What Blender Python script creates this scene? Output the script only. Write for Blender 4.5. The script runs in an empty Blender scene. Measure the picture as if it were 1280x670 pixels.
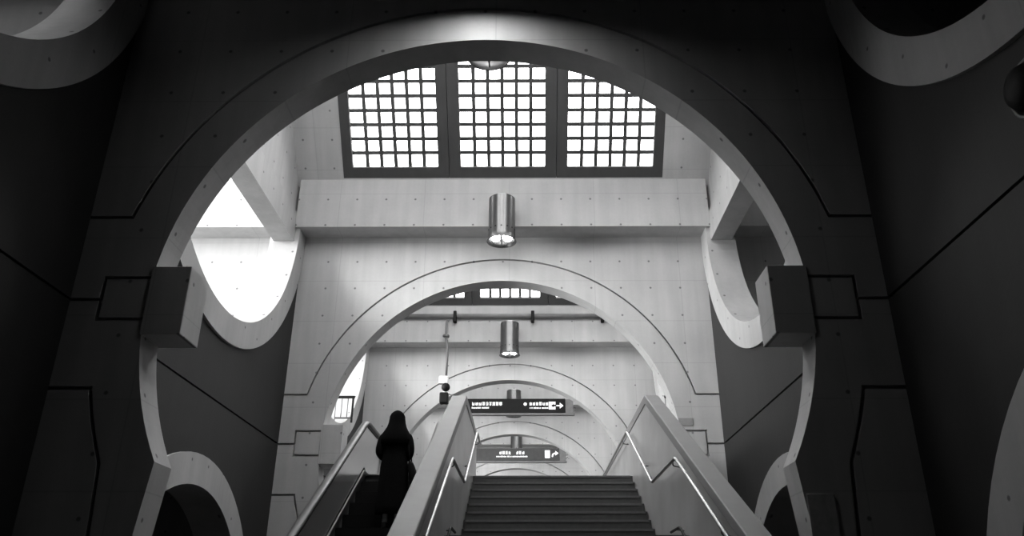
import bpy, bmesh, math, random
from mathutils import Vector, Matrix
random.seed(7)
PI = math.pi
scn = bpy.context.scene
col = scn.collection

# ------------------------------------------------------------------ dimensions (metres; eye of the camera at z = 0)
XC = -0.516                 # axis of the hall
W = 4.26                    # half width of the hall
ZC, RI, RG = 3.009, 3.5, 3.985   # big arches: centre height, radius, radius of the joint around them
YA, BAY, TW = 7.671, 7.509, 0.40
FL, FU = -1.6, 2.30         # lower and upper floor
ZB, ZT, ZR = 7.523, 8.66, 13.3   # cross beam underside / top, roof of the lanterns
CZ, CRI, CRO, CZO = 7.58, 3.10, 3.63, 7.66  # round side openings
SIDE_T = 0.6
XL, XR = XC - W, XC + W
def YW(n): return YA + n * BAY       # front face of cross wall n (0 is the near dark one)

# ------------------------------------------------------------------ materials
def new_mat(name):
    m = bpy.data.materials.new(name); m.use_nodes = True
    nt = m.node_tree
    return m, nt, nt.nodes['Principled BSDF']
def g(v): return (v, v, v, 1)
def plain(name, v, rough=0.5, metal=0.0, noise=0.12, scale=6.0, spec=0.5):
    m, nt, b = new_mat(name)
    tc = nt.nodes.new('ShaderNodeTexCoord'); n = nt.nodes.new('ShaderNodeTexNoise')
    n.inputs['Scale'].default_value = scale; n.inputs['Detail'].default_value = 5
    nt.links.new(tc.outputs['Object'], n.inputs['Vector'])
    r = nt.nodes.new('ShaderNodeMapRange')
    r.inputs['From Min'].default_value = 0.3; r.inputs['From Max'].default_value = 0.7
    r.inputs['To Min'].default_value = v * (1 - noise); r.inputs['To Max'].default_value = v * (1 + noise)
    nt.links.new(n.outputs['Fac'], r.inputs['Value'])
    nt.links.new(r.outputs['Result'], b.inputs['Base Color'])
    b.inputs['Roughness'].default_value = rough; b.inputs['Metallic'].default_value = metal
    b.inputs['Specular IOR Level'].default_value = spec
    return m
def emit(name, s):
    m, nt, b = new_mat(name)
    b.inputs['Base Color'].default_value = g(0.8)
    b.inputs['Emission Color'].default_value = g(1); b.inputs['Emission Strength'].default_value = s
    return m
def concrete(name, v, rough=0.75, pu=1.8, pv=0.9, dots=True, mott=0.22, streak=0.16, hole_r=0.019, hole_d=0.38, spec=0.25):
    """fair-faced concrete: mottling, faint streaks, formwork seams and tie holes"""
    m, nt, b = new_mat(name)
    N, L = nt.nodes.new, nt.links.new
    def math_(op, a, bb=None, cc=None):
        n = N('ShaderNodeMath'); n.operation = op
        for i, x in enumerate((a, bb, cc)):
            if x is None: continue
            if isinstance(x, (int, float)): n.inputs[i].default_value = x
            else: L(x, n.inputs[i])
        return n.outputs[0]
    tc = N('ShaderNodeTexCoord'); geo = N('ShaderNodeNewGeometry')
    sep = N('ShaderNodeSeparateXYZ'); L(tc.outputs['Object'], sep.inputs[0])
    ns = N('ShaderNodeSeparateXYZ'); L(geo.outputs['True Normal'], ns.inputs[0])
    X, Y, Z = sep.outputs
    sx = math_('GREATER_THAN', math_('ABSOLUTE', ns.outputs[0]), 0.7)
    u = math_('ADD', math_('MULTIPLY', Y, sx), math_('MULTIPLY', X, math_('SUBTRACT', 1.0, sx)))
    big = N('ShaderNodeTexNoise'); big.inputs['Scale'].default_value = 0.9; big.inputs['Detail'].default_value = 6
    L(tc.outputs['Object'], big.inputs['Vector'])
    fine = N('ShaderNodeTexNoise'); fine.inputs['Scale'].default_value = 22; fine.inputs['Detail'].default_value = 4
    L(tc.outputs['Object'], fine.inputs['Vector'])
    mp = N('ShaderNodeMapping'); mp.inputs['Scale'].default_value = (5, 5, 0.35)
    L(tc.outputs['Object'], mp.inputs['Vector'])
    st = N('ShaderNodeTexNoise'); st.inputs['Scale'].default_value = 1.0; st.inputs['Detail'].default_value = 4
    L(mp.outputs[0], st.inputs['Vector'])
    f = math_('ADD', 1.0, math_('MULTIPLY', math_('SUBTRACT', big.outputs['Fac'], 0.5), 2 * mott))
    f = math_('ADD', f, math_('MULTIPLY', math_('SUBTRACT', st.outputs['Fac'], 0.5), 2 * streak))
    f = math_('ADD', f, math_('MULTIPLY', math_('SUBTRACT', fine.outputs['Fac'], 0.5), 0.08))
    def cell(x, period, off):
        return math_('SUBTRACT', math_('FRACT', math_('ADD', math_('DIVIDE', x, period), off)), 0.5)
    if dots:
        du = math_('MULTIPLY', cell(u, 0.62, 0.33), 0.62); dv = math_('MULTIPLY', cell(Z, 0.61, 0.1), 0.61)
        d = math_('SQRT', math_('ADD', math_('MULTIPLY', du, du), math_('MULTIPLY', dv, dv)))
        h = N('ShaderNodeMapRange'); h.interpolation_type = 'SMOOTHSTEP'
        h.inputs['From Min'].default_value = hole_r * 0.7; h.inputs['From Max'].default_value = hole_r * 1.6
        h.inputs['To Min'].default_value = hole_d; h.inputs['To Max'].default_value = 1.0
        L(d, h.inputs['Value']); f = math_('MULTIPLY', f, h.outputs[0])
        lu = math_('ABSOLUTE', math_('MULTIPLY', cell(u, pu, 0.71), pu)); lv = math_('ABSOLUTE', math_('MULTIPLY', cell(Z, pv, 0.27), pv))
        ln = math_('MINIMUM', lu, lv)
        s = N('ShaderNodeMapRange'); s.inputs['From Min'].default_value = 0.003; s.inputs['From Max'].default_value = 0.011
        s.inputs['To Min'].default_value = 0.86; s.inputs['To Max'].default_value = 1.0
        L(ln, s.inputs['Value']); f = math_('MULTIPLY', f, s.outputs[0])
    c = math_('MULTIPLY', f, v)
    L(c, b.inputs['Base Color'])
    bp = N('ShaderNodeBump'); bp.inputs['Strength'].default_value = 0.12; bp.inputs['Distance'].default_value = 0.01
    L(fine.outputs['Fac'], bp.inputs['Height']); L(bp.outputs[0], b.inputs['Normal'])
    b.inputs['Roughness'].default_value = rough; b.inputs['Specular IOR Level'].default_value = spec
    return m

M = {}
M['conc'] = concrete('fair_faced_concrete', 0.42)
M['ring'] = concrete('ring_concrete', 0.40, pu=2.6, pv=50)
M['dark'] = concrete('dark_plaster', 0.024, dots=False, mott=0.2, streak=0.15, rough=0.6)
M['frame'] = concrete('grey_precast', 0.06, dots=False)
M['floor'] = plain('dark_granite', 0.03, 0.45)
M['upfloor'] = plain('grey_granite', 0.12, 0.5)
M['deck'] = plain('gallery_paving', 0.18, 0.8)
M['step'] = plain('charcoal_stone', 0.08, 0.6, scale=14)
M['nosing'] = plain('step_nosing', 0.13, 0.5, scale=20)
M['cap'] = plain('parapet_coping', 0.23, 0.5, scale=4, noise=0.06)
M['parapet'] = plain('parapet_panel', 0.41, 0.32, noise=0.15, scale=1.6)
M['steel'] = plain('brushed_steel', 0.40, 0.34, 1.0, noise=0.06, scale=30)
M['dsteel'] = plain('dark_steel', 0.12, 0.4, 0.6)
M['lampm'] = plain('lamp_metal', 0.13, 0.3, 1.0, noise=0.04, scale=9)
M['black'] = plain('black_paint', 0.006, 0.6, spec=0.15)
M['rubber'] = plain('handrail_rubber', 0.10, 0.35)
M['balus'] = plain('balustrade_panel', 0.40, 0.22, 0.7, noise=0.05, scale=2)
M['grey'] = plain('grey_paint', 0.13, 0.55)
M['plate2'] = plain('grey_plate', 0.26, 0.6)
M['grey2'] = plain('deck_trim', 0.30, 0.5)
M['pale'] = plain('pale_paint', 0.6, 0.5)
M['sign'] = plain('sign_panel', 0.012, 0.6, spec=0.1)
M['sign2'] = plain('sign_panel_grey', 0.055, 0.6, spec=0.2)
M['glow'] = emit('sign_lettering', 0.5)
M['pane'] = emit('daylit_frosted_glass', 9.0)
M['bulb'] = emit('lamp_glass', 25.0)
M['bulbn'] = emit('lamp_glass_entrance', 115.0)
M['coat'] = plain('black_wool', 0.007, 0.95, spec=0.05, scale=40, noise=0.3)
M['scarf'] = plain('black_headscarf', 0.005, 0.95, spec=0.05)
M['skin'] = plain('skin', 0.38, 0.55)
M['shoe'] = plain('shoe', 0.02, 0.5)
M['sock'] = plain('pale_sock', 0.45, 0.8)
M['bag'] = plain('black_leather', 0.006, 0.7, spec=0.08)
M['plate'] = plain('weathered_plate', 0.42, 0.6, scale=12, noise=0.2)

# ------------------------------------------------------------------ mesh helpers
def link(name, me, mat, parent=None, loc=None):
    o = bpy.data.objects.new(name, me); col.objects.link(o)
    if mat is not None and not me.materials: me.materials.append(mat)
    if parent is not None: o.parent = parent
    if loc is not None: o.location = loc
    return o
def tag(o, label=None, cat=None, group=None, kind=None):
    if label: o['label'] = label
    if cat: o['category'] = cat
    if group: o['group'] = group
    if kind: o['kind'] = kind
    return o
def empty(name, loc=(0, 0, 0), rz=0.0):
    o = bpy.data.objects.new(name, None); col.objects.link(o)
    o.location = loc; o.rotation_euler = (0, 0, rz); o.empty_display_size = 0.2
    return o
def bm_obj(name, bm, mat, parent=None, smooth=False, loc=None):
    bmesh.ops.recalc_face_normals(bm, faces=bm.faces[:])
    me = bpy.data.meshes.new(name); bm.to_mesh(me); bm.free()
    if smooth: me.polygons.foreach_set('use_smooth', [True] * len(me.polygons))
    return link(name, me, mat, parent, loc)
def smooth_by_angle(o, deg=35):
    bm = bmesh.new(); bm.from_mesh(o.data)
    for e in bm.edges:
        e.smooth = len(e.link_faces) == 2 and e.calc_face_angle(0) < math.radians(deg)
    for f in bm.faces: f.smooth = True
    bm.to_mesh(o.data); bm.free(); return o
def box(bm, x0, x1, y0, y1, z0, z1):
    v = [bm.verts.new((x, y, z)) for x in (x0, x1) for y in (y0, y1) for z in (z0, z1)]
    for f in ((0, 1, 3, 2), (4, 6, 7, 5), (0, 4, 5, 1), (2, 3, 7, 6), (0, 2, 6, 4), (1, 5, 7, 3)):
        bm.faces.new([v[i] for i in f])
def boxes(*bs):
    bm = bmesh.new()
    for b in bs: box(bm, *b)
    return bm
def bevel(bm, w, seg=2):
    bmesh.ops.bevel(bm, geom=bm.edges[:], offset=w, segments=seg, affect='EDGES', profile=0.5, clamp_overlap=True)
    return bm
def prism(bm, pts, axis, a, b):
    """closed 2-D outline swept along an axis: 'Y' takes (x,z), 'X' takes (y,z), 'Z' takes (x,y)"""
    def P(p, t):
        return (p[0], t, p[1]) if axis == 'Y' else (t, p[0], p[1]) if axis == 'X' else (p[0], p[1], t)
    A = [bm.verts.new(P(p, a)) for p in pts]; B = [bm.verts.new(P(p, b)) for p in pts]
    n = len(pts)
    bm.faces.new(A); bm.faces.new(B[::-1])
    for i in range(n):
        bm.faces.new((A[i], B[i], B[(i + 1) % n], A[(i + 1) % n]))
    return bm
def arc(cx, cz, r, a0, a1, n):
    return [(cx + r * math.cos(a0 + (a1 - a0) * i / n), cz + r * math.sin(a0 + (a1 - a0) * i / n)) for i in range(n + 1)]
def ribbon(line, w):
    """mitred outline of a polyline of width w"""
    n = len(line); Lf, Rt = [], []
    for i in range(n):
        p = Vector(line[i])
        d0 = (p - Vector(line[i - 1])).normalized() if i > 0 else None
        d1 = (Vector(line[i + 1]) - p).normalized() if i < n - 1 else None
        d0 = d0 or d1; d1 = d1 or d0
        n0 = Vector((-d0.y, d0.x)); n1 = Vector((-d1.y, d1.x))
        mm = (n0 + n1).normalized(); k = (w / 2) / max(0.35, mm.dot(n0))
        Lf.append(tuple(p + mm * k)); Rt.append(tuple(p - mm * k))
    return Lf + Rt[::-1]
def tube(bm, pts, r, seg=12, cap=True):
    pts = [Vector(p) for p in pts]; rings = []
    up = Vector((0, 0, 1)); prev = None
    for i, p in enumerate(pts):
        t = (pts[min(i + 1, len(pts) - 1)] - pts[max(i - 1, 0)]).normalized()
        a = prev if prev is not None else (up if abs(t.dot(up)) < 0.9 else Vector((1, 0, 0)))
        a = (a - t * a.dot(t)).normalized(); prev = a; b = t.cross(a)
        rr = r[i] if isinstance(r, (list, tuple)) else r
        rings.append([bm.verts.new(p + (a * math.cos(2 * PI * k / seg) + b * math.sin(2 * PI * k / seg)) * rr) for k in range(seg)])
    for A, B in zip(rings, rings[1:]):
        for k in range(seg): bm.faces.new((A[k], A[(k + 1) % seg], B[(k + 1) % seg], B[k]))
    if cap: bm.faces.new(rings[0][::-1]); bm.faces.new(rings[-1])
    return bm
def lathe(bm, prof, seg=32, c=(0, 0, 0)):
    rings = []
    for r, z in prof:
        rings.append([bm.verts.new((c[0] + r * math.cos(2 * PI * k / seg), c[1] + r * math.sin(2 * PI * k / seg), c[2] + z)) for k in range(seg)])
    for A, B in zip(rings, rings[1:]):
        for k in range(seg): bm.faces.new((A[k], A[(k + 1) % seg], B[(k + 1) % seg], B[k]))
    return rings
def fillet(pts, r, n=5):
    pts = [Vector(p) for p in pts]; out = [pts[0]]
    for i in range(1, len(pts) - 1):
        p = pts[i]; a = (pts[i - 1] - p); b = (pts[i + 1] - p)
        k = min(r, a.length * 0.45, b.length * 0.45)
        A = p + a.normalized() * k; B = p + b.normalized() * k
        for j in range(n + 1):
            t = j / n; out.append(A * (1 - t) ** 2 + p * 2 * t * (1 - t) + B * t * t)
    return out + [pts[-1]]
def loft(bm, rings, cap=True):
    R = [[bm.verts.new(p) for p in ring] for ring in rings]; n = len(R[0])
    for A, B in zip(R, R[1:]):
        for k in range(n): bm.faces.new((A[k], A[(k + 1) % n], B[(k + 1) % n], B[k]))
    if cap: bm.faces.new(R[0][::-1]); bm.faces.new(R[-1])
    return bm
def applied(o):
    dg = bpy.context.evaluated_depsgraph_get(); dg.update()
    me = bpy.data.meshes.new_from_object(o.evaluated_get(dg))
    o.modifiers.clear(); old = o.data; o.data = me; bpy.data.meshes.remove(old)
    return o

# ------------------------------------------------------------------ cross walls with the big arches
KZ = 1.39
ak = math.asin((KZ - ZC) / RI)
UK = RI * math.cos(ak)
half = arc(0, ZC, RI, ak, PI - ak, 96)
XO = 5.2                       # the cross walls run on into the aisles
XA = 4.5 + W
def wall_outline(z_top):
    pts = [(XC - XA, FL), (XC - XA, z_top), (XC + XA, z_top), (XC + XA, FL), (XC + UK + 0.34, FL)]
    pts += [(XC + u, z) for u, z in half]
    pts += [(XC - UK - 0.34, FL)]
    return pts
bm = bmesh.new(); prism(bm, wall_outline(ZT), 'Y', 0.0, TW)
wall0 = bm_obj('wall_cross', bm, M['conc'])
# joints cut into the front face
def mir(line): return [(-u, z) for u, z in line]
ag = math.asin((4.06 - ZC) / RG); gl = math.asin((KZ - ZC) / RG); g2 = math.asin((2.125 - ZC) / RG)
upper = [(W + 0.1, 4.06)] + arc(0, ZC, RG, ag, PI - ag, 80) + [(-W - 0.1, 4.06)]
blockl = [(3.36, 3.335), (3.985, 3.335), (3.985, 2.865), (3.30, 2.865)]
lower = [(W + 0.1, 2.125)] + arc(0, ZC, RG, g2, gl, 10) + [(3.60, 0.7), (3.70, FL - 0.1)]
notch = [(3.985, 3.085), (W + 0.1, 3.085)]
GW, GD = 0.040, 0.07
def cutter(lines):
    bm = bmesh.new()
    for ln in lines: prism(bm, [(XC + p[0], p[1]) for p in ribbon(ln, GW)], 'Y', -0.03, GD)
    return bm_obj('joint_cutter', bm, None)
cuts = [cutter([upper, blockl, mir(blockl), lower, mir(lower)]), cutter([notch, mir(notch)])]
for c in cuts:
    md = wall0.modifiers.new('joint', 'BOOLEAN'); md.operation = 'DIFFERENCE'; md.object = c; md.solver = 'EXACT'
applied(wall0)
for c in cuts:
    me = c.data; bpy.data.objects.remove(c); bpy.data.meshes.remove(me)
def corbel_bm(s):
    bm = bmesh.new(); x0, x1 = (3.08, 3.50)
    z0, z1 = 2.695, 3.46
    box(bm, min(s * x0, s * x1) + XC, max(s * x0, s * x1) + XC, -0.012, TW + 0.06, z0, z1)
    return bevel(bm, 0.006, 1)
corb = [bm_obj('corbel', corbel_bm(s), M['conc'], wall0) for s in (-1, 1)]
walls = [wall0]
wall_labels = ['dark concrete cross wall with the nearest and largest arch',
               'pale concrete cross wall with the second arch behind the large dark one',
               'concrete cross wall with the third arch, behind the hanging camera',
               'concrete cross wall with the fourth arch between the two overhead signs',
               'concrete cross wall with the farthest arch just above the top step']
wall0.location = (0, YW(0), 0)
for n in range(1, 5):
    w = wall0.copy(); col.objects.link(w); w.location = (0, YW(n), 0); walls.append(w)
    for c in corb:
        k = c.copy(); col.objects.link(k); k.parent = w
for w, l in zip(walls, wall_labels): tag(w, l, 'wall', kind='structure')

# ------------------------------------------------------------------ cross beams, sloped lantern roofs
LA = 4.5 + W
TBI, TBO, TBZ0, TBZ1 = 4.35, 4.78, 7.22, 7.87
GB = 4.42      # long tie beams: inner / outer face from the axis, underside, top
DF, DB = 0.53, 0.20                                # depth of the beam in front of / behind a cross wall
def beam(y0, y1, label):
    bm = boxes((XC - TBI, XC + TBI, y0, y1, ZB, ZT), (XC - LA, XC - TBO - 0.001, y0, y1, ZB, ZT), (XC + TBO + 0.001, XC + LA, y0, y1, ZB, ZT))
    return tag(bm_obj('beam', bm, M['conc']), label, 'beam', kind='structure')
for n in range(0, 5):
    nm = ['nearest', 'second', 'third', 'fourth', 'farthest'][n]
    beam(YW(n) - DF, YW(n) - 0.001, 'concrete beam along the front of the %s arch wall' % nm)
    beam(YW(n) + TW + 0.001, YW(n) + TW + DB, 'concrete beam along the back of the %s arch wall' % nm)
TILT = math.radians(90 - 48)
SLEN = 4.62                                        # length of a roof slope
# a slope is modelled upright in its own frame (x across the hall, z up the slope, y outwards) and then tilted
UWN, S0, S1 = 3.43, 0.03, 3.92
NROW, PITCH, PB = 11, 0.298, 0.262
def slope(y, facing, label):
    e = XC
    bm = boxes((-GB, -UWN, 0, 0.28, 0, SLEN), (UWN, GB, 0, 0.28, 0, SLEN), (-UWN, UWN, 0, 0.28, S1, SLEN), (-GB, GB, 0, 0.28, -0.16, 0), (-UWN, UWN, 0, 0.28, 0, S0), (-1.20, -1.09, 0.262, 0.30, S0, S1), (1.09, 1.20, 0.262, 0.30, S0, S1))
    o = bm_obj('ceiling', bm, M['conc'], None, False, (XC, y, ZT + 0.002))
    o.rotation_euler = (TILT, 0, 0 if facing < 0 else PI)
    return tag(o, label, 'ceiling', kind='structure')
def window_parts(w_out, pane_w, pane_off, ncol=6):
    h = S1 - S0; z0, z1 = PB - S0, PB - S0 + PITCH * NROW
    a0, a1 = pane_off - pane_w / 2, pane_off + pane_w / 2
    fr = bmesh.new()
    box(fr, -w_out / 2, a0, 0.0, 0.26, 0, h); box(fr, a1, w_out / 2, 0.0, 0.26, 0, h)
    box(fr, a0, a1, 0.0, 0.26, 0, z0); box(fr, a0, a1, 0.0, 0.26, z1, h)
    mu = bmesh.new(); t = 0.039
    for i in range(1, ncol):
        x = a0 + pane_w * i / ncol; box(mu, x - t, x + t, 0.09, 0.16, z0, z1)
    for j in range(1, NROW):
        z = z0 + PITCH * j; box(mu, a0, a1, 0.091, 0.159, z - t, z + t)
    pn = boxes((a0, a1, 0.13, 0.14, z0, z1))
    return fr, mu, pn
wn = 0
def make_window(kind):
    w_out, pane_w, off = {'l': (2.28, 1.83, -0.01), 'c': (2.30, 1.80, 0.0), 'r': (2.28, 1.83, 0.01)}[kind]
    root = empty('window_1')
    fr, mu, pn = window_parts(w_out - 0.01, pane_w, off)
    bm_obj('window_frame', fr, M['frame'], root); bm_obj('muntin_grid', mu, M['dsteel'], root); bm_obj('glass', pn, M['pane'], root)
    return root
protos = {}
def copy_tree(o, parent=None):
    c = o.copy(); col.objects.link(c); c.parent = parent
    for ch in o.children: copy_tree(ch, c)
    return c
def windows_at(y, facing, labels):
    global wn
    for kind, xoff in (('l', -2.29), ('c', 0.0), ('r', 2.29)):
        if kind not in protos: protos[kind] = make_window(kind); r = protos[kind]
        else: r = copy_tree(protos[kind])
        wn += 1; r.name = 'window_%d' % wn
        z = ZT + 0.002 + S0 * math.cos(TILT); dy = S0 * math.sin(TILT)
        if facing < 0: r.location = (XC + xoff, y - dy, z); r.rotation_euler = (TILT, 0, 0)
        else: r.location = (XC - xoff, y + dy, z); r.rotation_euler = (TILT, 0, PI)
        tag(r, labels % {'l': 'left', 'c': 'middle', 'r': 'right'}[kind], 'window', kind='structure')
bayname = ['first', 'second', 'third', 'fourth']
for n in range(0, 4):
    yb = YW(n + 1) - DF; yf = YW(n) + TW + DB
    slope(yb, -1, 'sloped concrete roof panel over the %s arch' % ['second', 'third', 'fourth', 'farthest'][n])
    slope(yf, 1, 'sloped concrete roof panel behind the %s arch' % ['nearest', 'second', 'third', 'fourth'][n])
    windows_at(yb, -1, '%%s gridded rooflight over the %s arch' % ['second', 'third', 'fourth', 'farthest'][n])
    windows_at(yf, 1, '%%s gridded rooflight behind the %s arch' % ['nearest', 'second', 'third', 'fourth'][n])

# ------------------------------------------------------------------ side walls with round openings
def side_wall(s, y0, y1, which, bay):
    """s: -1 left, +1 right; hall-side face at x = XC + s*W"""
    xf = XC + s * W; xo = xf + s * SIDE_T
    cy = (y0 + y1) / 2; hy = (y1 - y0) / 2
    LZ, LRI, LRO = -0.75, 2.51, 2.95
    # dark lower panel, set back a little from the pale rings
    zt = CZO - math.sqrt(max(0.0, CRO ** 2 - hy ** 2)); a = math.asin((zt - CZO) / CRO)
    pts = [(cy - hy, FL)]
    a1 = math.asin((FL - LZ) / LRO)
    low = arc(cy, LZ, LRO, PI - a1, a1, 48)
    pts += low
    pts += [(cy + hy, FL)] + arc(cy, CZO, CRO, a, -PI - a, 64)
    nm = 'wall_left' if s < 0 else 'wall_right'
    bm = bmesh.new(); xs = xf + s * 0.05
    prism(bm, pts, 'X', min(xs, xo), max(xs, xo))
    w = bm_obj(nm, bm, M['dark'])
    # horizontal joint
    bmc = bmesh.new()
    zj = 3.085
    box(bmc, min(xs - s * 0.03, xs + s * 0.04), max(xs - s * 0.03, xs + s * 0.04), cy - hy - 0.1, cy + hy + 0.1, zj - 0.016, zj + 0.016)
    c = bm_obj('joint_cutter', bmc, None)
    md = w.modifiers.new('joint', 'BOOLEAN'); md.operation = 'DIFFERENCE'; md.object = c; md.solver = 'EXACT'
    applied(w); me = c.data; bpy.data.objects.remove(c); bpy.data.meshes.remove(me)
    tag(w, 'dark wall panel on the %s of the %s bay' % (which, bay), 'wall', kind='structure')
    # pale ring around the lower half of the opening
    ai = math.acos(min(1, hy / CRO)) if hy < CRO else 0
    ring = [p for p in arc(cy, CZO, CRO, a, -PI - a, 64)]
    inner = arc(cy, CZ, CRI, -PI, 0.0, 64)
    pts = ring + [(cy - hy, CZ)] + inner + [(cy + hy, CZ)]
    bm = bmesh.new(); prism(bm, pts, 'X', min(xf, xo), max(xf, xo))
    bm_obj('ring', bm, M['ring'], w)
    # pale gable wall above the tie beam
    xg = XC + s * GB; xh = XC + s * 4.78
    bm = boxes((min(xg, xh), max(xg, xh), y0, y1, TBZ1 - 0.01, ZT), (min(xg, xh), max(xg, xh), y0 - TW / 2, y1 + TW / 2, ZT, 12.6))
    bm_obj('gable_wall', bm, M['ring'], w)
    # pale ring of the low arch
    b1 = math.asin((FL - LZ) / LRI)
    pts = arc(cy, LZ, LRO, PI - a1, a1, 48) + arc(cy, LZ, LRI, b1, PI - b1, 48)
    bm = bmesh.new(); prism(bm, pts, 'X', min(xf, xo), max(xf, xo))
    bm_obj('arch_ring', bm, M['ring'], w)
    # long beam crossing the opening
    xa, xb = XC + s * TBI, XC + s * TBO
    bm = boxes((min(xa, xb), max(xa, xb), y0, y1, TBZ0, TBZ1))
    bm_obj('tie_beam', bm, M['ring'], w)
    return w
bays = [(YW(-1) + TW, YW(0), 'entrance'), (YW(0) + TW, YW(1), 'first skylit'), (YW(1) + TW, YW(2), 'second skylit'),
        (YW(2) + TW, YW(3), 'third skylit'), (YW(3) + TW, YW(4), 'fourth skylit')]
for y0, y1, nm in bays:
    side_wall(-1, y0, y1, 'left', nm); side_wall(1, y0, y1, 'right', nm)

# ------------------------------------------------------------------ floors and the aisles
YS0, YS1 = -3.2, YW(4) + 6
XAL, XAR = XC - LA, XC + LA
def struct(name, bm, mat, label, cat): return tag(bm_obj(name, bm, mat), label, cat, kind='structure')
struct('floor', boxes((XAL, XAR, YS0, 22, FL - 0.3, FL)), M['floor'], 'dark stone floor at the foot of the stairs', 'floor')
struct('floor', boxes((-3.05, 2.06, 14.12, YW(1) + 0.02, FU - 0.35, FU), (XAL, XAR, YW(1) + 0.02, YS1, FU - 0.35, FU)), M['upfloor'], 'upper floor at the head of the stairs', 'floor')
struct('floor', boxes((XAL, XL - SIDE_T, YS0, YS1, 4.1, 4.4)), M['deck'], 'pale gallery deck behind the left round openings', 'floor')
struct('floor', boxes((XR + SIDE_T, XAR, YS0, YS1, 4.1, 4.4)), M['deck'], 'gallery deck behind the right round openings', 'floor')
struct('wall_back', boxes((XAL, XAR, YS0 - 0.3, YS0, FL, 12.6)), M['dark'], 'unseen dark wall added behind the entrance to block light', 'wall')  # added out of view to keep stray light off the near arch wall
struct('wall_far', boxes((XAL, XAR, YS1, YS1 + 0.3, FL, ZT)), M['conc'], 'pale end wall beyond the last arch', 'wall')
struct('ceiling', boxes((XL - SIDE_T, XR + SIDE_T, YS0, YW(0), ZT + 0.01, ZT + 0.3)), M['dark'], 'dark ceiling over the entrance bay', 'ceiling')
struct('ceiling', boxes((XL - SIDE_T, XR + SIDE_T, YW(4) + TW, YS1, ZT + 0.01, ZT + 0.3)), M['conc'], 'ceiling past the last arch', 'ceiling')
# side of the stairwell behind the camera
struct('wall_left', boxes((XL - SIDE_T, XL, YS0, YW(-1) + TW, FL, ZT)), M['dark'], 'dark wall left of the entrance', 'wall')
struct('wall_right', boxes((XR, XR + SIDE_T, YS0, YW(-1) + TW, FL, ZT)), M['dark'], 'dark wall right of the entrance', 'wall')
# unseen walls and roofs added to dim the near galleries; the rest of the aisles is open to the sky
struct('wall_right', boxes((XAR - 0.3, XAR, YS0, YW(1), 4.4, ZR)), M['dark'], 'unseen dark outer wall added to dim the right gallery', 'wall')  # added out of view; its dark colour puts shade into this gallery
struct('ceiling', boxes((XR + SIDE_T, XAR, YS0, YW(1) - 1.6, ZT + 1.6, ZT + 1.9)), M['dark'], 'unseen roof added to shade the near part of the right gallery', 'ceiling')  # unseen roof, stops short so skylight reaches only the next beam
struct('wall_left', boxes((XAL, XAL + 0.3, YS0, YW(0), 4.4, ZR)), M['conc'], 'unseen outer wall added to shield the left gallery from the sun', 'wall')  # unseen, added to hold sun and sky back from the near bay
struct('ceiling', boxes((XAL, XL - SIDE_T, YS0, YW(0) - 5.2, ZT + 1.6, ZT + 1.9)), M['conc'], 'unseen roof added to shade the near part of the left gallery', 'ceiling')  # unseen roof, its length set to limit daylight in the near left opening
# lower aisles are closed
struct('wall_left', boxes((XAL, XAL + 0.3, YS0, YS1, FL, 4.1)), M['conc'], 'outer wall of the passage under the left gallery', 'wall')
struct('wall_right', boxes((XAR - 0.3, XAR, YS0, YS1, FL, 4.1)), M['conc'], 'outer wall of the passage under the right gallery', 'wall')

# ------------------------------------------------------------------ lamps
def make_lamp(bulb):
    root = empty('ceiling_lamp')
    R = 0.272
    bm = bmesh.new()
    lathe(bm, [(0.0001, 1.0), (R - 0.03, 1.0), (R, 0.97), (R, 0.16), (R + 0.004, 0.12), (R + 0.012, 0.03), (R + 0.03, 0.0), (R + 0.012, 0.0), (R - 0.02, 0.05), (R - 0.03, 0.16), (0.0001, 0.17)], 40)
    h = bm_obj('lamp_housing', bm, M['lampm'], root); smooth_by_angle(h)
    for k in range(14):
        a = 2 * PI * (k + 0.5) / 14
        c = Vector((math.cos(a), math.sin(a), 0)); p = c * (R - 0.004) + Vector((0, 0, 0.24))
        bm = bmesh.new(); tube(bm, [p, p + c * 0.007], 0.017, 8); bm_obj('vent_hole', bm, M['black'], root)
    for s in (-1, 1):
        bm = bmesh.new()
        pr = [(0.0001, 0.035), (0.05, 0.038), (0.08, 0.055), (0.094, 0.09), (0.094, 0.14), (0.0001, 0.145)]
        lathe(bm, pr, 20, (s * 0.12, 0, 0))
        for v in bm.verts: v.co.y *= 1.5
        bm_obj('lamp_glass', bm, bulb, root, True)
    bm_obj('divider', boxes((-0.012, 0.012, -0.235, 0.235, 0.012, 0.165)), M['dsteel'], root)
    bm_obj('bracket', boxes((-0.10, 0.10, 0.2, 0.345, 0.55, 0.9)), M['dsteel'], root)
    return root
lamp0 = make_lamp(M['bulb'])
LZ0 = 6.995
lamp_spots = [(YW(0) + TW + DB + 0.31, PI, 'cylinder lamp seen just under the top of the large dark arch'),
              (YW(1) - 0.53 - 0.347, 0, 'large steel cylinder downlight under the middle window'),
              (YW(2) - 0.53 - 0.347, 0, 'steel cylinder downlight below the horizontal pipe'),
              (YW(3) - 0.53 - 0.347, 0, 'cylinder downlight half hidden behind the nearer overhead sign'),
              (YW(4) - 0.53 - 0.347, 0, 'small cylinder downlight above the farther overhead sign')]
for i, (y, rz, lab) in enumerate(lamp_spots):
    o = lamp0 if i == 0 else copy_tree(lamp0)
    o.location = (XC, y, LZ0); o.rotation_euler = (0, 0, rz)
    tag(o, lab, 'lamp', 'cylinder downlights along the hall')
ent = make_lamp(M['bulbn']); ent.location = (XC, YW(0) - 0.53 - 0.347, LZ0)
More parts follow.
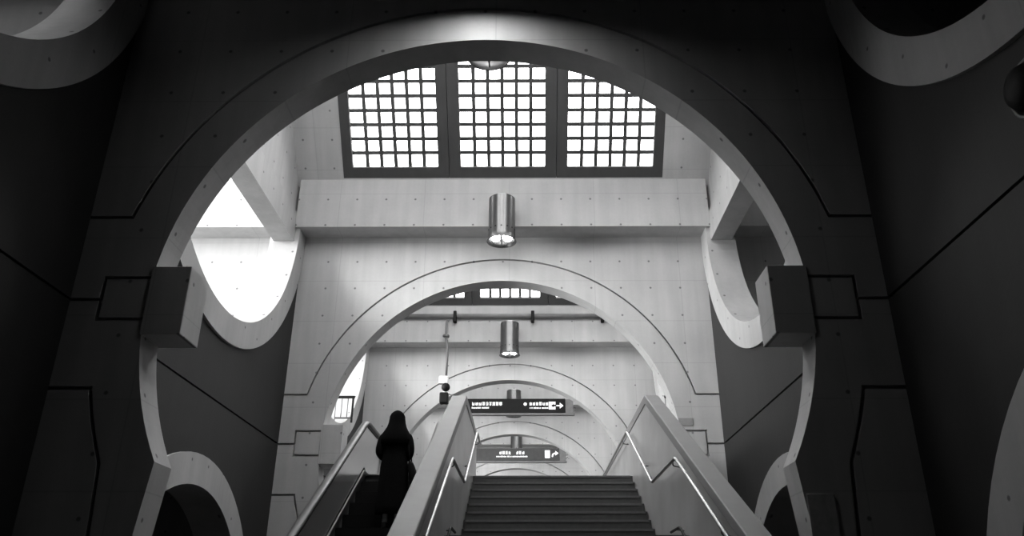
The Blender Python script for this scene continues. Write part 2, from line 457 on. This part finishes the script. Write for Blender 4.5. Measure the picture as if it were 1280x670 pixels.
tag(ent, 'cylinder downlight on the near side of the large dark arch', 'lamp', 'cylinder downlights along the hall')

# ------------------------------------------------------------------ stairs
SL, SR = -0.955, 1.843
def nose2(y): return 0.5 * y - 4.757
Y_TOP = 14.114; N2 = 9
rise2 = (FU - 0.86) / N2; tread2 = rise2 / 0.5
ys2 = Y_TOP - (N2 - 1) * tread2
N1 = 15; rise1 = (0.86 - FL) / N1; tread1 = rise1 / 0.5
ye1 = 9.38; ys1 = ye1 - (N1 - 1) * tread1
stair = empty('staircase', (0.44, ys1, FL)); so = Vector(stair.location)
def flight(y0, z0, n, rise, tread, y_end, zb):
    pts = [(y0, z0)]
    for i in range(n):
        pts.append((y0 + i * tread, z0 + (i + 1) * rise))
        pts.append((y0 + (i + 1) * tread if i < n - 1 else y_end, z0 + (i + 1) * rise))
    pts += [(y_end, zb(y_end)), (y0 + 0.001, zb(y0))]
    return pts
def add_flight(name, y0, z0, n, rise, tread, y_end, zb):
    pts = flight(y0, z0, n, rise, tread, y_end, zb)
    bm = bmesh.new(); prism(bm, [(p[0] - so.y, p[1] - so.z) for p in pts], 'X', SL - so.x, SR - so.x)
    f = bm_obj(name, bm, M['step'], stair)
    bm = bmesh.new()
    for i in range(n):
        y = y0 + i * tread - so.y; z = z0 + (i + 1) * rise - so.z
        box(bm, SL + 0.03 - so.x, SR - 0.03 - so.x, y - 0.012, y + 0.035, z - 0.03, z + 0.004)
    bm_obj('nosing_strip', bm, M['nosing'], f)
add_flight('flight', ys1, FL, N1, rise1, tread1, ye1 + 0.05, lambda y: max(FL + 0.001, 0.5 * y - 4.5) if y > ys1 + 1 else FL + 0.001)
bm_obj('landing', boxes((SL - so.x, SR - so.x, ye1 + 0.05 - so.y, ys2 - so.y, 0.5 - so.z, 0.86 - so.z)), M['step'], stair)
add_flight('flight', ys2, 0.86, N2, rise2, tread2, Y_TOP + 0.005, lambda y: 0.5 * y - 5.3)
tag(stair, 'dark wide staircase with a landing rising between two pale parapets', 'stairs')

# parapets
def parapet(x0, x1, yb, label):
    ya = 4.2
    zc = lambda y: 0.5 * y - 2.83
    yapex = 12.1; zap = zc(yapex)
    root = empty('parapet', ((x0 + x1) / 2, ya, FL)); o = Vector(root.location)
    top = [(ya, zc(ya)), (yapex, zap), (yb, zap)]
    zb = lambda y: max(FL, 0.5 * y - 5.4)
    pts = [(ya, FL)] + [(p[0], p[1] - 0.13) for p in top] + [(yb, FU + 0.0)] + [(14.12, FU + 0.0), (14.11, 1.6), (7.6, FL)]
    bm = bmesh.new(); prism(bm, [(p[0] - o.y, p[1] - o.z) for p in pts], 'X', x0 + 0.012 - o.x, x1 - 0.012 - o.x)
    bm_obj('parapet_panel', bm, M['parapet'], root)
    pts = top + [(p[0], p[1] - 0.13) for p in top[::-1]]
    bm = bmesh.new(); prism(bm, [(p[0] - o.y, p[1] - o.z) for p in pts], 'X', x0 - o.x, x1 - o.x)
    bevel(bm, 0.008, 1)
    bm_obj('coping', bm, M['cap'], root)
    return tag(root, label, 'parapet')
parapet(-1.19, SL, 14.95, 'pale sloping parapet wall between the escalator and the stairs')
parapet(SR, 2.06, 20.5, 'pale sloping parapet wall on the right side of the stairs')
def handrail(x, wallx, yend, label):
    root = empty('handrail', (x, 4.6, FL)); o = Vector(root.location)
    r1 = lambda y: 0.5 * y - 2.945; r2 = lambda y: 0.5 * y - 3.877
    P = [(x, 4.6, r1(4.6)), (x, 9.36, r1(9.36)), (x, 11.24, r2(11.24)), (x, 13.75, r2(13.75)), (x, yend, r2(13.75))]
    bm = bmesh.new(); tube(bm, [p - o for p in fillet(P, 0.09)], 0.021, 12)
    bm_obj('rail', bm, M['steel'], root, True)
    L2 = [(x, 4.6, r1(4.6) - 0.80), (x, 9.40, r1(9.40) - 0.80), (x, 10.0, r1(9.40) - 0.80)]
    bm = bmesh.new(); tube(bm, [p - o for p in fillet(L2, 0.08)], 0.016, 10)
    bm_obj('lower_rail', bm, M['black'], root, True)
    for y in (5.6, 7.4, 9.55, 12.2, 14.4):
        z = r1(y) if y < 9.36 else r2(11.24) if y < 11.24 else r2(y) if y < 13.75 else r2(13.75)
        s = 1 if wallx > x else -1
        bm = bmesh.new(); tube(bm, [p - o for p in fillet([(x, y, z - 0.015), (x, y, z - 0.07), (wallx + s * 0.008, y, z - 0.09)], 0.04)], 0.008, 8)
        bm_obj('rail_bracket', bm, M['dsteel'], root, True)
    for y in (5.5, 7.5, 9.7):
        s = 1 if wallx > x else -1; z = (r1(y) if y < 9.40 else r1(9.40)) - 0.80
        bm = bmesh.new(); tube(bm, [Vector((x, y, z)) - o, Vector((wallx + s * 0.008, y, z - 0.01)) - o], 0.008, 8)
        bm_obj('rail_bracket', bm, M['dsteel'], root, True)
    return tag(root, label, 'handrail')
handrail(-0.885, SL, 14.85, 'steel handrail bent at the landing, along the parapet left of the stairs')
handrail(1.745, SR, 20.2, 'steel handrail bent at the landing, along the parapet right of the stairs')

# ------------------------------------------------------------------ escalator
T30 = math.tan(math.radians(30)); HE = 5.83
def ez(y): return T30 * y - HE
EY0, EY1 = (FL + HE) / T30, (FU + HE) / T30          # comb lines
EXL, EXR = -2.86, -1.60
esc = empty('escalator', ((EXL + EXR) / 2, EY0, FL)); eo = Vector(esc.location)
def E(p): return Vector(p) - eo
n_st = int((EY1 - EY0) / 0.4) + 1
person_y = 12.33
ph = (person_y - 0.02) - 0.4 * round((person_y - EY0) / 0.4)
k = 0; y = person_y - 0.22 - 0.4 * 14
while y < EY1 - 0.05:
    z = ez(y + 0.1)
    if y > EY0 - 0.05 and z < FU - 0.02:
        bm = bmesh.new()
        zz = z - eo.z; yy = y - eo.y; x0, x1 = EXL + 0.015 - eo.x, EXR - 0.015 - eo.x
        box(bm, x0, x1, yy, yy + 0.42, zz - 0.05, zz)
        box(bm, x0, x1, yy, yy + 0.04, zz - 0.24, zz - 0.0501)
        nr = 27
        for i in range(nr):
            xx = x0 + (x1 - x0) * (i + 0.3) / nr
            box(bm, xx, xx + (x1 - x0) * 0.4 / nr, yy - 0.004, yy + 0.40, zz + 0.0001, zz + 0.008)
        bm_obj('step', bm, M['black'], esc)
    y += 0.4
def esc_side(s):
    xin = EXL if s < 0 else EXR
    def X(a, b):
        a, b = xin + s * a - eo.x, xin + s * b - eo.x
        return min(a, b), max(a, b)
    ya, yb = EY0 - 0.9, EY1 + 1.0
    def path(off):      # a line at height off over the step noses, level at both ends
        return [(ya, FL + off), (EY0 + 0.1, FL + off), (EY1 - 0.1, FU + off), (yb, FU + off)]
    # skirt and inner deck
    pts = [(p[0], p[1]) for p in path(0.06)] + [(p[0], p[1] - 0.42) for p in path(0.06)[::-1]]
    bm = bmesh.new(); prism(bm, [(p[0] - eo.y, max(p[1], FL + 0.001) - eo.z) for p in pts], 'X', *X(0.002, 0.022))
    bm_obj('skirt', bm, M['black'], esc)
    pts = [(p[0], p[1]) for p in path(0.085)] + [(p[0], p[1] - 0.02) for p in path(0.085)[::-1]]
    bm = bmesh.new(); prism(bm, [(p[0] - eo.y, p[1] - eo.z) for p in pts], 'X', *X(0.0, 0.022))
    bm_obj('deck', bm, M['grey2'], esc)
    # balustrade panel, round-ended at both newels
    def outline(off):
        r = (off - 0.085) / 2
        top = path(off); zl, zh = FL + 0.085, FU + 0.085
        P = []
        P += [(ya - r * math.sin(PI * t / 10), zl + r - r * math.cos(PI * t / 10)) for t in range(11)]
        P += top[1:3]
        P += [(yb + r * math.sin(PI * t / 10), zh + r + r * math.cos(PI * t / 10)) for t in range(11)]
        P += [(p[0], p[1]) for p in path(0.085)[1:3][::-1]]
        return P
    bm = bmesh.new(); prism(bm, [(p[0] - eo.y, p[1] - eo.z) for p in outline(0.90)], 'X', *X(0.022, 0.06))
    bm_obj('balustrade', bm, M['balus'], esc)
    hr = outline(0.945)
    hr = hr[:-2]
    xm = xin + s * 0.041
    bm = bmesh.new()
    pts = [E((xm, p[0], p[1])) for p in fillet([(0, a, b) for a, b in hr], 0.25, 4) for p in [(p[1], p[2])]]
    tube(bm, pts, 0.040, 12)
    for v in bm.verts: v.co.x = (v.co.x - (xm - eo.x)) * 1.5 + (xm - eo.x)
    bm_obj('handrail', bm, M['rubber'], esc, True)
    gd = [p for p in path(0.905)] + [(p[0], p[1] - 0.05) for p in path(0.905)[::-1]]
    bm = bmesh.new(); prism(bm, [(p[0] - eo.y, p[1] - eo.z) for p in gd], 'X', *X(0.008, 0.074))
    bm_obj('handrail_guide', bm, M['black'], esc)
    # outer cladding of the truss
    pts = [(ya, FL), (ya, FL + 0.13)] + [(p[0], p[1]) for p in path(0.13)[1:3]] + [(14.11, FU + 0.13), (14.11, 1.35), (14.0, 1.35), (8.6, FL + 0.0)]
    bm = bmesh.new(); prism(bm, [(p[0] - eo.y, p[1] - eo.z) for p in pts], 'X', *X(0.022, 0.18))
    bm_obj('side_cladding', bm, M['grey'], esc)
esc_side(-1); esc_side(1)
bm_obj('landing_plate', boxes((EXL - eo.x, EXR - eo.x, EY0 - 1.3 - eo.y, EY0 - 0.02 - eo.y, 0.0, 0.02)), M['dsteel'], esc)
bm_obj('landing_plate', boxes((EXL - eo.x, EXR - eo.x, EY1 - 0.03 - eo.y, EY1 + 1.3 - eo.y, FU - eo.z, FU + 0.02 - eo.z)), M['dsteel'], esc)
tag(esc, 'escalator with black steps and grey metal balustrades, left of the stairs', 'escalator')

# ------------------------------------------------------------------ person on the escalator (seen from behind)
def ell(cx, cy, z, rx, ry, n=24, f=None):
    out = []
    for k in range(n):
        a = 2 * PI * k / n; q = 1.0 if f is None else f(a)
        out.append((cx + rx * q * math.cos(a), cy + ry * q * math.sin(a), z))
    return out
def skin_mesh(name, verts, edges, radii, mat, parent, root=0, sub=2):
    me = bpy.data.meshes.new(name); me.from_pydata(verts, edges, [])
    o = link(name, me, None, parent)
    md = o.modifiers.new('s', 'SKIN'); md.use_smooth_shade = True
    sv = me.skin_vertices[0].data
    for i, r in enumerate(radii):
        sv[i].radius = r if isinstance(r, tuple) else (r, r); sv[i].use_root = (i == root)
    s = o.modifiers.new('u', 'SUBSURF'); s.levels = sub; s.render_levels = sub
    applied(o)
    o.data.materials.append(mat)
    return o
per = empty('person', (-2.06, person_y, 0)); 
# the tread she stands on
yk = person_y - 0.22; step_z = ez(yk + 0.1) + 0.008
per.location = (-2.06, yk + 0.17, step_z); per.scale = (1.04, 1.04, 1.035)
V, Ed, Ra = [], [], []
def add(p, r, prev=None):
    V.append(p); Ra.append(r)
    if prev is not None: Ed.append((prev, len(V) - 1))
    return len(V) - 1
pel = add((0, 0, 0.90), (0.15, 0.12)); wst = add((0, 0, 1.06), (0.125, 0.10), pel); ch = add((0, 0.005, 1.24), (0.145, 0.11), wst)
sh = add((0, 0, 1.37), (0.11, 0.08), ch); nk = add((0, 0.012, 1.44), 0.052, sh); hd0 = add((0, 0.022, 1.52), (0.068, 0.080), nk); hd = add((0, 0.026, 1.60), (0.072, 0.09), hd0); add((0, 0.02, 1.665), (0.05, 0.062), hd)
for s in (-1, 1):
    hp = add((s * 0.09, 0, 0.84), 0.085, pel); kn = add((s * 0.085, 0.015, 0.47), 0.055, hp); an = add((s * 0.085, -0.02, 0.09), 0.035, kn)
    hl = add((s * 0.085, -0.03, 0.045), 0.032, an); add((s * 0.095, 0.13, 0.03), (0.035, 0.022), an)
    so_ = add((s * 0.165, 0, 1.345), 0.058, sh); el = add((s * 0.245, -0.035, 1.085), 0.042, so_)
    wr = add((s * 0.13, 0.17, 1.02), 0.028, el); pa = add((s * 0.075, 0.215, 1.025), (0.034, 0.018), wr)
    for j, (dx, ln) in enumerate(((0.026, 0.062), (0.009, 0.070), (-0.009, 0.066), (-0.026, 0.052))):
        a = add((s * 0.062, 0.24 , 1.025 + dx), 0.0095, pa)
        b = add((s * (0.062 - ln * 0.55), 0.252, 1.022 + dx), 0.009, a); add((s * (0.062 - ln), 0.232, 1.018 + dx), 0.008, b)
    a = add((s * 0.075, 0.235, 1.062), 0.011, pa); add((s * 0.045, 0.25, 1.075), 0.009, a)
body = skin_mesh('body', V, Ed, Ra, M['skin'], per, 0, 2)
# face: nose, lips, eyes, on the side she looks towards
bm = bmesh.new()
loft(bm, [ell(0, 0.112, 1.585, 0.010, 0.006, 8), ell(0, 0.122, 1.565, 0.014, 0.014, 8), ell(0, 0.116, 1.548, 0.017, 0.012, 8)])
bm_obj('nose', bm, M['skin'], per, True)
bm = bmesh.new(); loft(bm, [ell(0, 0.100, 1.527, 0.012, 0.004, 10), ell(0, 0.105, 1.520, 0.025, 0.008, 10), ell(0, 0.1, 1.512, 0.012, 0.004, 10)])
bm_obj('mouth', bm, M['shoe'], per, True)
for s in (-1, 1):
    bm = bmesh.new(); bmesh.ops.create_uvsphere(bm, u_segments=10, v_segments=8, radius=0.011, matrix=Matrix.Translation((s * 0.031, 0.102, 1.592)))
    bm_obj('eye', bm, M['shoe'], per, True)
# long coat
def fold(amp, n, ph=0): return lambda a: 1 + amp * math.sin(n * a + ph)
rings = [(0.20, .235, .19, .05), (0.30, .232, .185, .05), (0.48, .222, .175, .04), (0.70, .212, .168, .03), (0.88, .205, .162, .02), (1.00, .188, .15, .012), (1.08, .176, .142, .008),
         (1.20, .186, .148, .004), (1.31, .196, .138, 0), (1.38, .180, .118, 0), (1.43, .115, .09, 0), (1.47, .075, .07, 0)]
bm = bmesh.new(); loft(bm, [ell(0, 0.0, z, rx, ry, 40, fold(a, 9, z)) for z, rx, ry, a in rings])
bm_obj('coat', bm, M['coat'], per, True)
for s in (-1, 1):
    skin_mesh('sleeve', [(s * 0.14, 0, 1.355), (s * 0.185, -0.005, 1.30), (s * 0.222, -0.03, 1.17), (s * 0.232, -0.04, 1.07), (s * 0.195, 0.07, 1.03), (s * 0.145, 0.15, 1.02)],
              [(0, 1), (1, 2), (2, 3), (3, 4), (4, 5)], [0.085, 0.088, 0.075, 0.066, 0.058, 0.048], M['coat'], per, 0, 2)
# head scarf: over the crown, down to the shoulders, open at the face
bm = bmesh.new()
hood = [(1.20, .215, .15, -0.045), (1.28, .235, .158, -0.04), (1.35, .222, .155, -0.03), (1.41, .186, .145, -0.02), (1.47, .152, .135, -0.005), (1.53, .132, .128, 0.005), (1.59, .122, .125, 0.012), (1.64, .116, .118, 0.014), (1.685, .094, .098, 0.012), (1.715, .064, .068, 0.01), (1.734, .03, .03, 0.008), (1.738, .004, .004, 0.008)]
R_ = []
for z, rx, ry, cy in hood:
    ring = []
    for k in range(32):
        a = 2 * PI * k / 32; front = max(0.0, math.sin(a)); q = 1 + 0.02 * math.sin(5 * a + z * 9)
        pull = 0.0
        if 1.45 < z < 1.66: pull = 0.055 * max(0, front - 0.72) / 0.28
        ring.append((rx * q * math.cos(a), cy + ry * q * math.sin(a) - pull, z))
    R_.append(ring)
loft(bm, R_)
bm_obj('headscarf', bm, M['scarf'], per, True)
for s in (-1, 1):
    bm = bmesh.new()
    loft(bm, [ell(s * 0.09, 0.035, 0.0, .042, .125, 16), ell(s * 0.09, 0.035, 0.03, .046, .13, 16), ell(s * 0.09, 0.01, 0.065, .043, .095, 16), ell(s * 0.088, -0.025, 0.085, .04, .055, 16)])
    bm_obj('shoe', bm, M['shoe'], per, True)
    bm = bmesh.new(); loft(bm, [ell(s * 0.087, -0.022, 0.075, .042, .048, 14), ell(s * 0.086, -0.02, 0.13, .041, .046, 14)])
    bm_obj('sock', bm, M['sock'], per, True)
tag(per, 'person in a long black coat and dark headscarf riding up, seen from behind', 'person')
# bag on her right side
px, py, pz = per.location
bag = empty('shoulder_bag', (px + 0.285, py + 0.0, pz + 0.80))
bm = bmesh.new()
def rr(z, w, d, cx): return [(cx + d * math.copysign(abs(math.cos(a)) ** .5, math.cos(a)), w * math.copysign(abs(math.sin(a)) ** .6, math.sin(a)), z) for a in [2 * PI * k / 24 for k in range(24)]]
loft(bm, [rr(-0.21, .13, .045, .05), rr(-0.18, .16, .065, .045), rr(0.0, .155, .06, .01), rr(0.13, .14, .045, -.02), rr(0.18, .12, .03, -.03)])
bm_obj('bag_body', bm, M['bag'], bag, True)
bm = bmesh.new(); tube(bm, fillet([(-0.03, -0.11, 0.16), (-0.055, -0.12, 0.36), (-0.105, -0.02, 0.60), (-0.055, 0.11, 0.36), (-0.03, 0.11, 0.16)], 0.08), 0.011, 8)
bm_obj('strap', bm, M['bag'], bag, True)
tag(bag, 'black bag hanging at the right side of the person in the coat', 'bag')

# ------------------------------------------------------------------ overhead signs
def glyph(bm, x, z, w, h, y, rnd):
    """a dense block of strokes the size of one character"""
    t = h * 0.13
    for k in range(3 if rnd.random() < 0.5 else 4):
        zz = z + (h - t) * k / 3 if k < 4 else z
        ins = rnd.random() * 0.22 * w
        if zz + t <= z + h + 1e-6: box(bm, x + ins, x + w - ins, y - 0.004, y, zz, zz + t)
    for q in ((0.12, 0.28), (0.5, 0.65), (0.78, 0.92)):
        if rnd.random() < 0.75: box(bm, x + q[0] * w, x + q[1] * w - 0.0, y - 0.0035, y, z + rnd.random() * 0.25 * h, z + h - rnd.random() * 0.2 * h)
def small_line(bm, x0, x1, z, h, y, rnd):
    x = x0
    while x < x1:
        w = h * (0.35 + 0.5 * rnd.random())
        box(bm, x, x + w, y - 0.003, y, z, z + h * (0.75 + 0.25 * rnd.random())); x += w + h * (0.25 if rnd.random() < 0.8 else 0.7)
def sign(name, xL, xR, y, z0, z1, mat, label, content):
    root = empty('overhead_sign', ((xL + xR) / 2, y, z0)); o = Vector(root.location)
    h = z1 - z0; hw = (xR - xL) / 2
    bm_obj('sign_panel', bevel(boxes((-hw, hw, 0, 0.16, 0.07, h)), 0.01, 1), mat, root)
    bm_obj('bottom_rail', boxes((-hw - 0.02, hw + 0.34, -0.01, 0.18, 0.0, 0.068)), M['grey'], root)
    bm_obj('end_box', bevel(boxes((hw + 0.002, hw + 0.30, 0.01, 0.17, 0.07, h - 0.02)), 0.012, 1), M['grey'], root)
    yb = content['beam'] - y
    for x in (hw + 0.33, -hw + 0.1):
        bm = bmesh.new()
        tube(bm, [(x - 0.06, 0.17, h * 0.55), (x + 0.10, yb, h * 0.75)], 0.022, 8); tube(bm, [(x - 0.06, 0.17, h * 0.25), (x + 0.10, yb, h * 0.62)], 0.018, 8)
        bm_obj('bracket', bm, M['grey'], root)
    rnd = random.Random(3 if mat is M['sign'] else 8)
    def piece(name, fn):
        bm = bmesh.new(); fn(bm); bm_obj(name, bm, M['glow'], root)
    content['f'](piece, hw, h, rnd)
    return tag(root, label, 'sign')
def arrow_right(bm, cx, cz, r, y):
    box(bm, cx - r, cx + r * 0.1, y - 0.004, y, cz - r * 0.17, cz + r * 0.17)
    prism(bm, [(cx - r * 0.05, cz + r * 0.8), (cx + r * 0.95, cz), (cx - r * 0.05, cz - r * 0.8)], 'Y', y - 0.0045, y)
def s1(piece, hw, h, rnd):
    for i in range(9): piece('character', lambda bm: glyph(bm, -hw + 0.36 + i * 0.128, 0.36, 0.112, 0.13, 0, rnd))
    piece('small_lettering', lambda bm: small_line(bm, -hw + 0.36, -hw + 0.98, 0.245, 0.06, 0, rnd))
    x = hw - 1.50
    piece('round_mark', lambda bm: prism(bm, arc(x, 0.41, 0.06, 0, 2 * PI, 20)[:-1], 'Y', -0.004, 0))
    for i in range(6): piece('character', lambda bm: glyph(bm, x + 0.15 + i * 0.122, 0.36, 0.105, 0.13, 0, rnd))
    piece('small_lettering', lambda bm: small_line(bm, x + 0.17, x + 0.85, 0.235, 0.06, 0, rnd))
    px = hw - 0.62
    # pale square with a dark notch-shaped figure left out of it
    piece('pictogram', lambda bm: prism(bm, [(px, 0.21), (px + .25, 0.21), (px + .25, 0.33), (px + .15, 0.29), (px + .08, 0.36), (px + .17, 0.41), (px + .25, 0.39), (px + .25, 0.50), (px, 0.50)], 'Y', -0.004, 0))
    piece('arrow', lambda bm: arrow_right(bm, hw - 0.20, 0.35, 0.135, 0))
def s2(piece, hw, h, rnd):
    for i in range(8):
        if i != 4: piece('character', lambda bm: glyph(bm, -0.72 + i * 0.14 + (0.06 if i > 4 else 0), 0.37, 0.122, 0.145, 0, rnd))
    piece('small_lettering', lambda bm: small_line(bm, -0.85, 0.60, 0.24, 0.065, 0, rnd))
    px = hw - 0.66
    piece('pictogram', lambda bm: box(bm, px, px + 0.23, -0.004, 0, 0.20, 0.55))
    def turn(bm):
        prism(bm, ribbon([(px + 0.34, 0.25), (px + 0.36, 0.36), (px + 0.43, 0.41), (px + 0.50, 0.42)], 0.06), 'Y', -0.004, 0)
        prism(bm, [(px + 0.48, 0.53), (px + 0.62, 0.42), (px + 0.48, 0.31)], 'Y', -0.0045, 0)
    piece('arrow', turn)
sign('a', -2.44, 1.42, YW(3) - 1.36, 6.93, 7.55, M['sign'], 'nearer overhead direction sign, black with white lettering and a right arrow', dict(beam=YW(3) - 0.53, f=s1))
sign('b', -2.62, 1.46, YW(4) - 1.36, 6.53, 7.18, M['sign2'], 'farther overhead sign, grey with white lettering, hanging just above the top step', dict(beam=YW(4) - 0.53, f=s2))

# ------------------------------------------------------------------ pipe, drop tube and camera in the second bay
YP = YW(2) - 0.53 - 0.085
pipe = empty('pipe', (XC, YP, 8.31))
bm = bmesh.new(); tube(bm, [(-W + 0.01, 0, 0), (W - 0.01, 0, 0)], 0.075, 16)
bm_obj('pipe_run', bm, M['grey'], pipe, True)
for x in (-2.165 - XC, 0.165 - XC, 2.255 - XC):
    bm = boxes((x - 0.05, x + 0.05, -0.10, 0.084, -0.20, 0.15)); bevel(bm, 0.02, 2)
    bm_obj('pipe_clamp', bm, M['black'], pipe)
tag(pipe, 'horizontal grey pipe with black clamps under the far windows', 'pipe')
drop = empty('drop_tube', (-2.40, YP - 0.02, 8.2))
bm = bmesh.new(); tube(bm, fillet([(0.06, 0.0, 0.0), (0.0, -0.06, -0.08), (0, -0.06, -0.52), (0, -0.06, -0.62), (0.04, -0.06, -0.80), (0.055, -0.06, -1.0), (0.045, -0.06, -1.775)], 0.1), 0.036, 10)
bm_obj('tube', bm, M['grey'], drop, True)
bm = bmesh.new(); lathe(bm, [(0.0001, -0.57), (0.10, -0.57), (0.10, -0.52), (0.0001, -0.52)], 16, (0, -0.06, 0)); bm_obj('collar', bm, M['dsteel'], drop)
tag(drop, 'thin vertical tube hanging from the horizontal pipe', 'tube')
cam_ = empty('security_camera', (-2.36, YP - 0.08, 6.32))
bm_obj('junction_box', bevel(boxes((-0.19, 0.07, -0.08, 0.08, -0.13, 0.10)), 0.02, 2), M['pale'], cam_)
bm = bmesh.new(); bmesh.ops.create_uvsphere(bm, u_segments=20, v_segments=12, radius=0.125, matrix=Matrix.Translation((0.015, -0.06, -0.24)))
bm_obj('dome', bm, M['black'], cam_, True)
bm_obj('camera_housing', bevel(boxes((-0.15, 0.10, -0.16, 0.10, -0.72, -0.40)), 0.04, 3), M['black'], cam_)
bm = bmesh.new(); tube(bm, [(-0.02, -0.03, -0.34), (-0.02, -0.03, -0.41)], 0.03, 8); tube(bm, [(0.07, -0.04, -0.40), (0.2, -0.02, -0.45)], 0.03, 8)
bm_obj('mount_arm', bm, M['pale'], cam_)
tag(cam_, 'black security camera with pale box at the lower end of the hanging tube', 'camera')

# ------------------------------------------------------------------ gallery railing, plates, round fixture
def railing(x0, x1, y, zf, zt, label):
    root = empty('railing', ((x0 + x1) / 2, y, zf)); hw = abs(x1 - x0) / 2; h = zt - zf
    bm_obj('top_rail', bevel(boxes((-hw - 0.02, hw + 0.02, -0.03, 0.03, h - 0.07, h)), 0.012, 2), M['black'], root)
    bm_obj('bottom_rail', boxes((-hw, hw, -0.02, 0.02, 0.10, 0.14)), M['dsteel'], root)
    n = 3
    for i in range(n):
        x = -hw + 2 * hw * i / n
        bm = bmesh.new(); tube(bm, [(x, 0, 0.0 if i == 0 else 0.12), (x, 0, h - 0.06)], 0.012, 8); bm_obj('baluster', bm, M['dsteel'], root, True)
    bm_obj('post', boxes((hw - 0.045, hw, -0.03, 0.03, 0.0, h - 0.05)), M['black'], root)
    return tag(root, label, 'railing')
railing(-5.03, -4.56, 20.2, 4.66, 5.37, 'black gallery railing in the bright opening left of the escalator')
railing(3.62, 4.05, 20.2, 4.66, 5.37, 'black gallery railing in the bright opening behind the right parapet')
pl = bm_obj('wall_plate', bevel(boxes((-0.13, 0.13, -0.012, 0.0, 0, 0.62)), 0.004, 1), M['plate'], None, False, (2.775, YW(0) - 0.001, 0.46))
tag(pl, 'faint rectangular plate on the dark arch wall at lower right', 'plate')
pl = bm_obj('wall_plate', bevel(boxes((-0.14, 0.14, -0.012, 0.0, 0, 0.15)), 0.004, 1), M['plate2'], None, False, (3.085, YW(1) - 0.001, 3.43))
tag(pl, 'small grey plate above the corbel right of the second arch', 'plate')
fx = empty('wall_fixture', (XR + 0.05, 4.82, 3.63))
bm = bmesh.new(); lathe(bm, [(0.24, 0.0), (0.24, 0.05), (0.22, 0.07), (0.20, 0.05), (0.20, 0.0)], 32)
for v in bm.verts: v.co = Vector((-v.co.z, v.co.y, v.co.x))
bm_obj('rim', bm, M['dsteel'], fx, True)
bm = bmesh.new(); lathe(bm, [(0.20, 0.0), (0.19, 0.08), (0.15, 0.15), (0.08, 0.18), (0.001, 0.185)], 32)
for v in bm.verts: v.co = Vector((-v.co.z, v.co.y, v.co.x))
bm_obj('dome', bm, M['black'], fx, True)
tag(fx, 'dark round fixture on the dark wall at the right edge', 'light fixture')

# ------------------------------------------------------------------ sky
wd = bpy.data.worlds.new('sky'); scn.world = wd; wd.use_nodes = True
bg = wd.node_tree.nodes['Background']; bg.inputs['Color'].default_value = g(1.0); bg.inputs['Strength'].default_value = 2.4

sd = bpy.data.lights.new('sun', 'SUN'); sd.energy = 8.0; sd.angle = math.radians(32)
sun = bpy.data.objects.new('sun', sd); col.objects.link(sun)
sun.rotation_euler = Vector((1.0, 0.45, -0.12)).to_track_quat('-Z', 'Y').to_euler()
# ------------------------------------------------------------------ camera
cd = bpy.data.cameras.new('camera'); cam = bpy.data.objects.new('camera', cd); col.objects.link(cam)
F, PITCH, YAW, CX, CY = 980.57, math.radians(23.513), math.radians(-0.296), 654.25, 345.75
cd.sensor_fit = 'HORIZONTAL'; cd.sensor_width = 36; cd.lens = F * 36 / 1280
cd.shift_x = -(CX - 640) / 1280; cd.shift_y = (CY - 335) / 1280
cd.clip_start = 0.05; cd.clip_end = 200
cam.rotation_euler = (PI / 2 + PITCH, 0, -YAW)
scn.camera = cam
vs = scn.view_settings
vs.view_transform = 'Standard'; vs.look = 'None'; vs.gamma = 1; vs.use_curve_mapping = False; vs.exposure = 0.32
scn.cycles.use_denoising = True
scn.cycles.max_bounces = 10; scn.cycles.diffuse_bounces = 8
scn.cycles.sample_clamp_indirect = 6
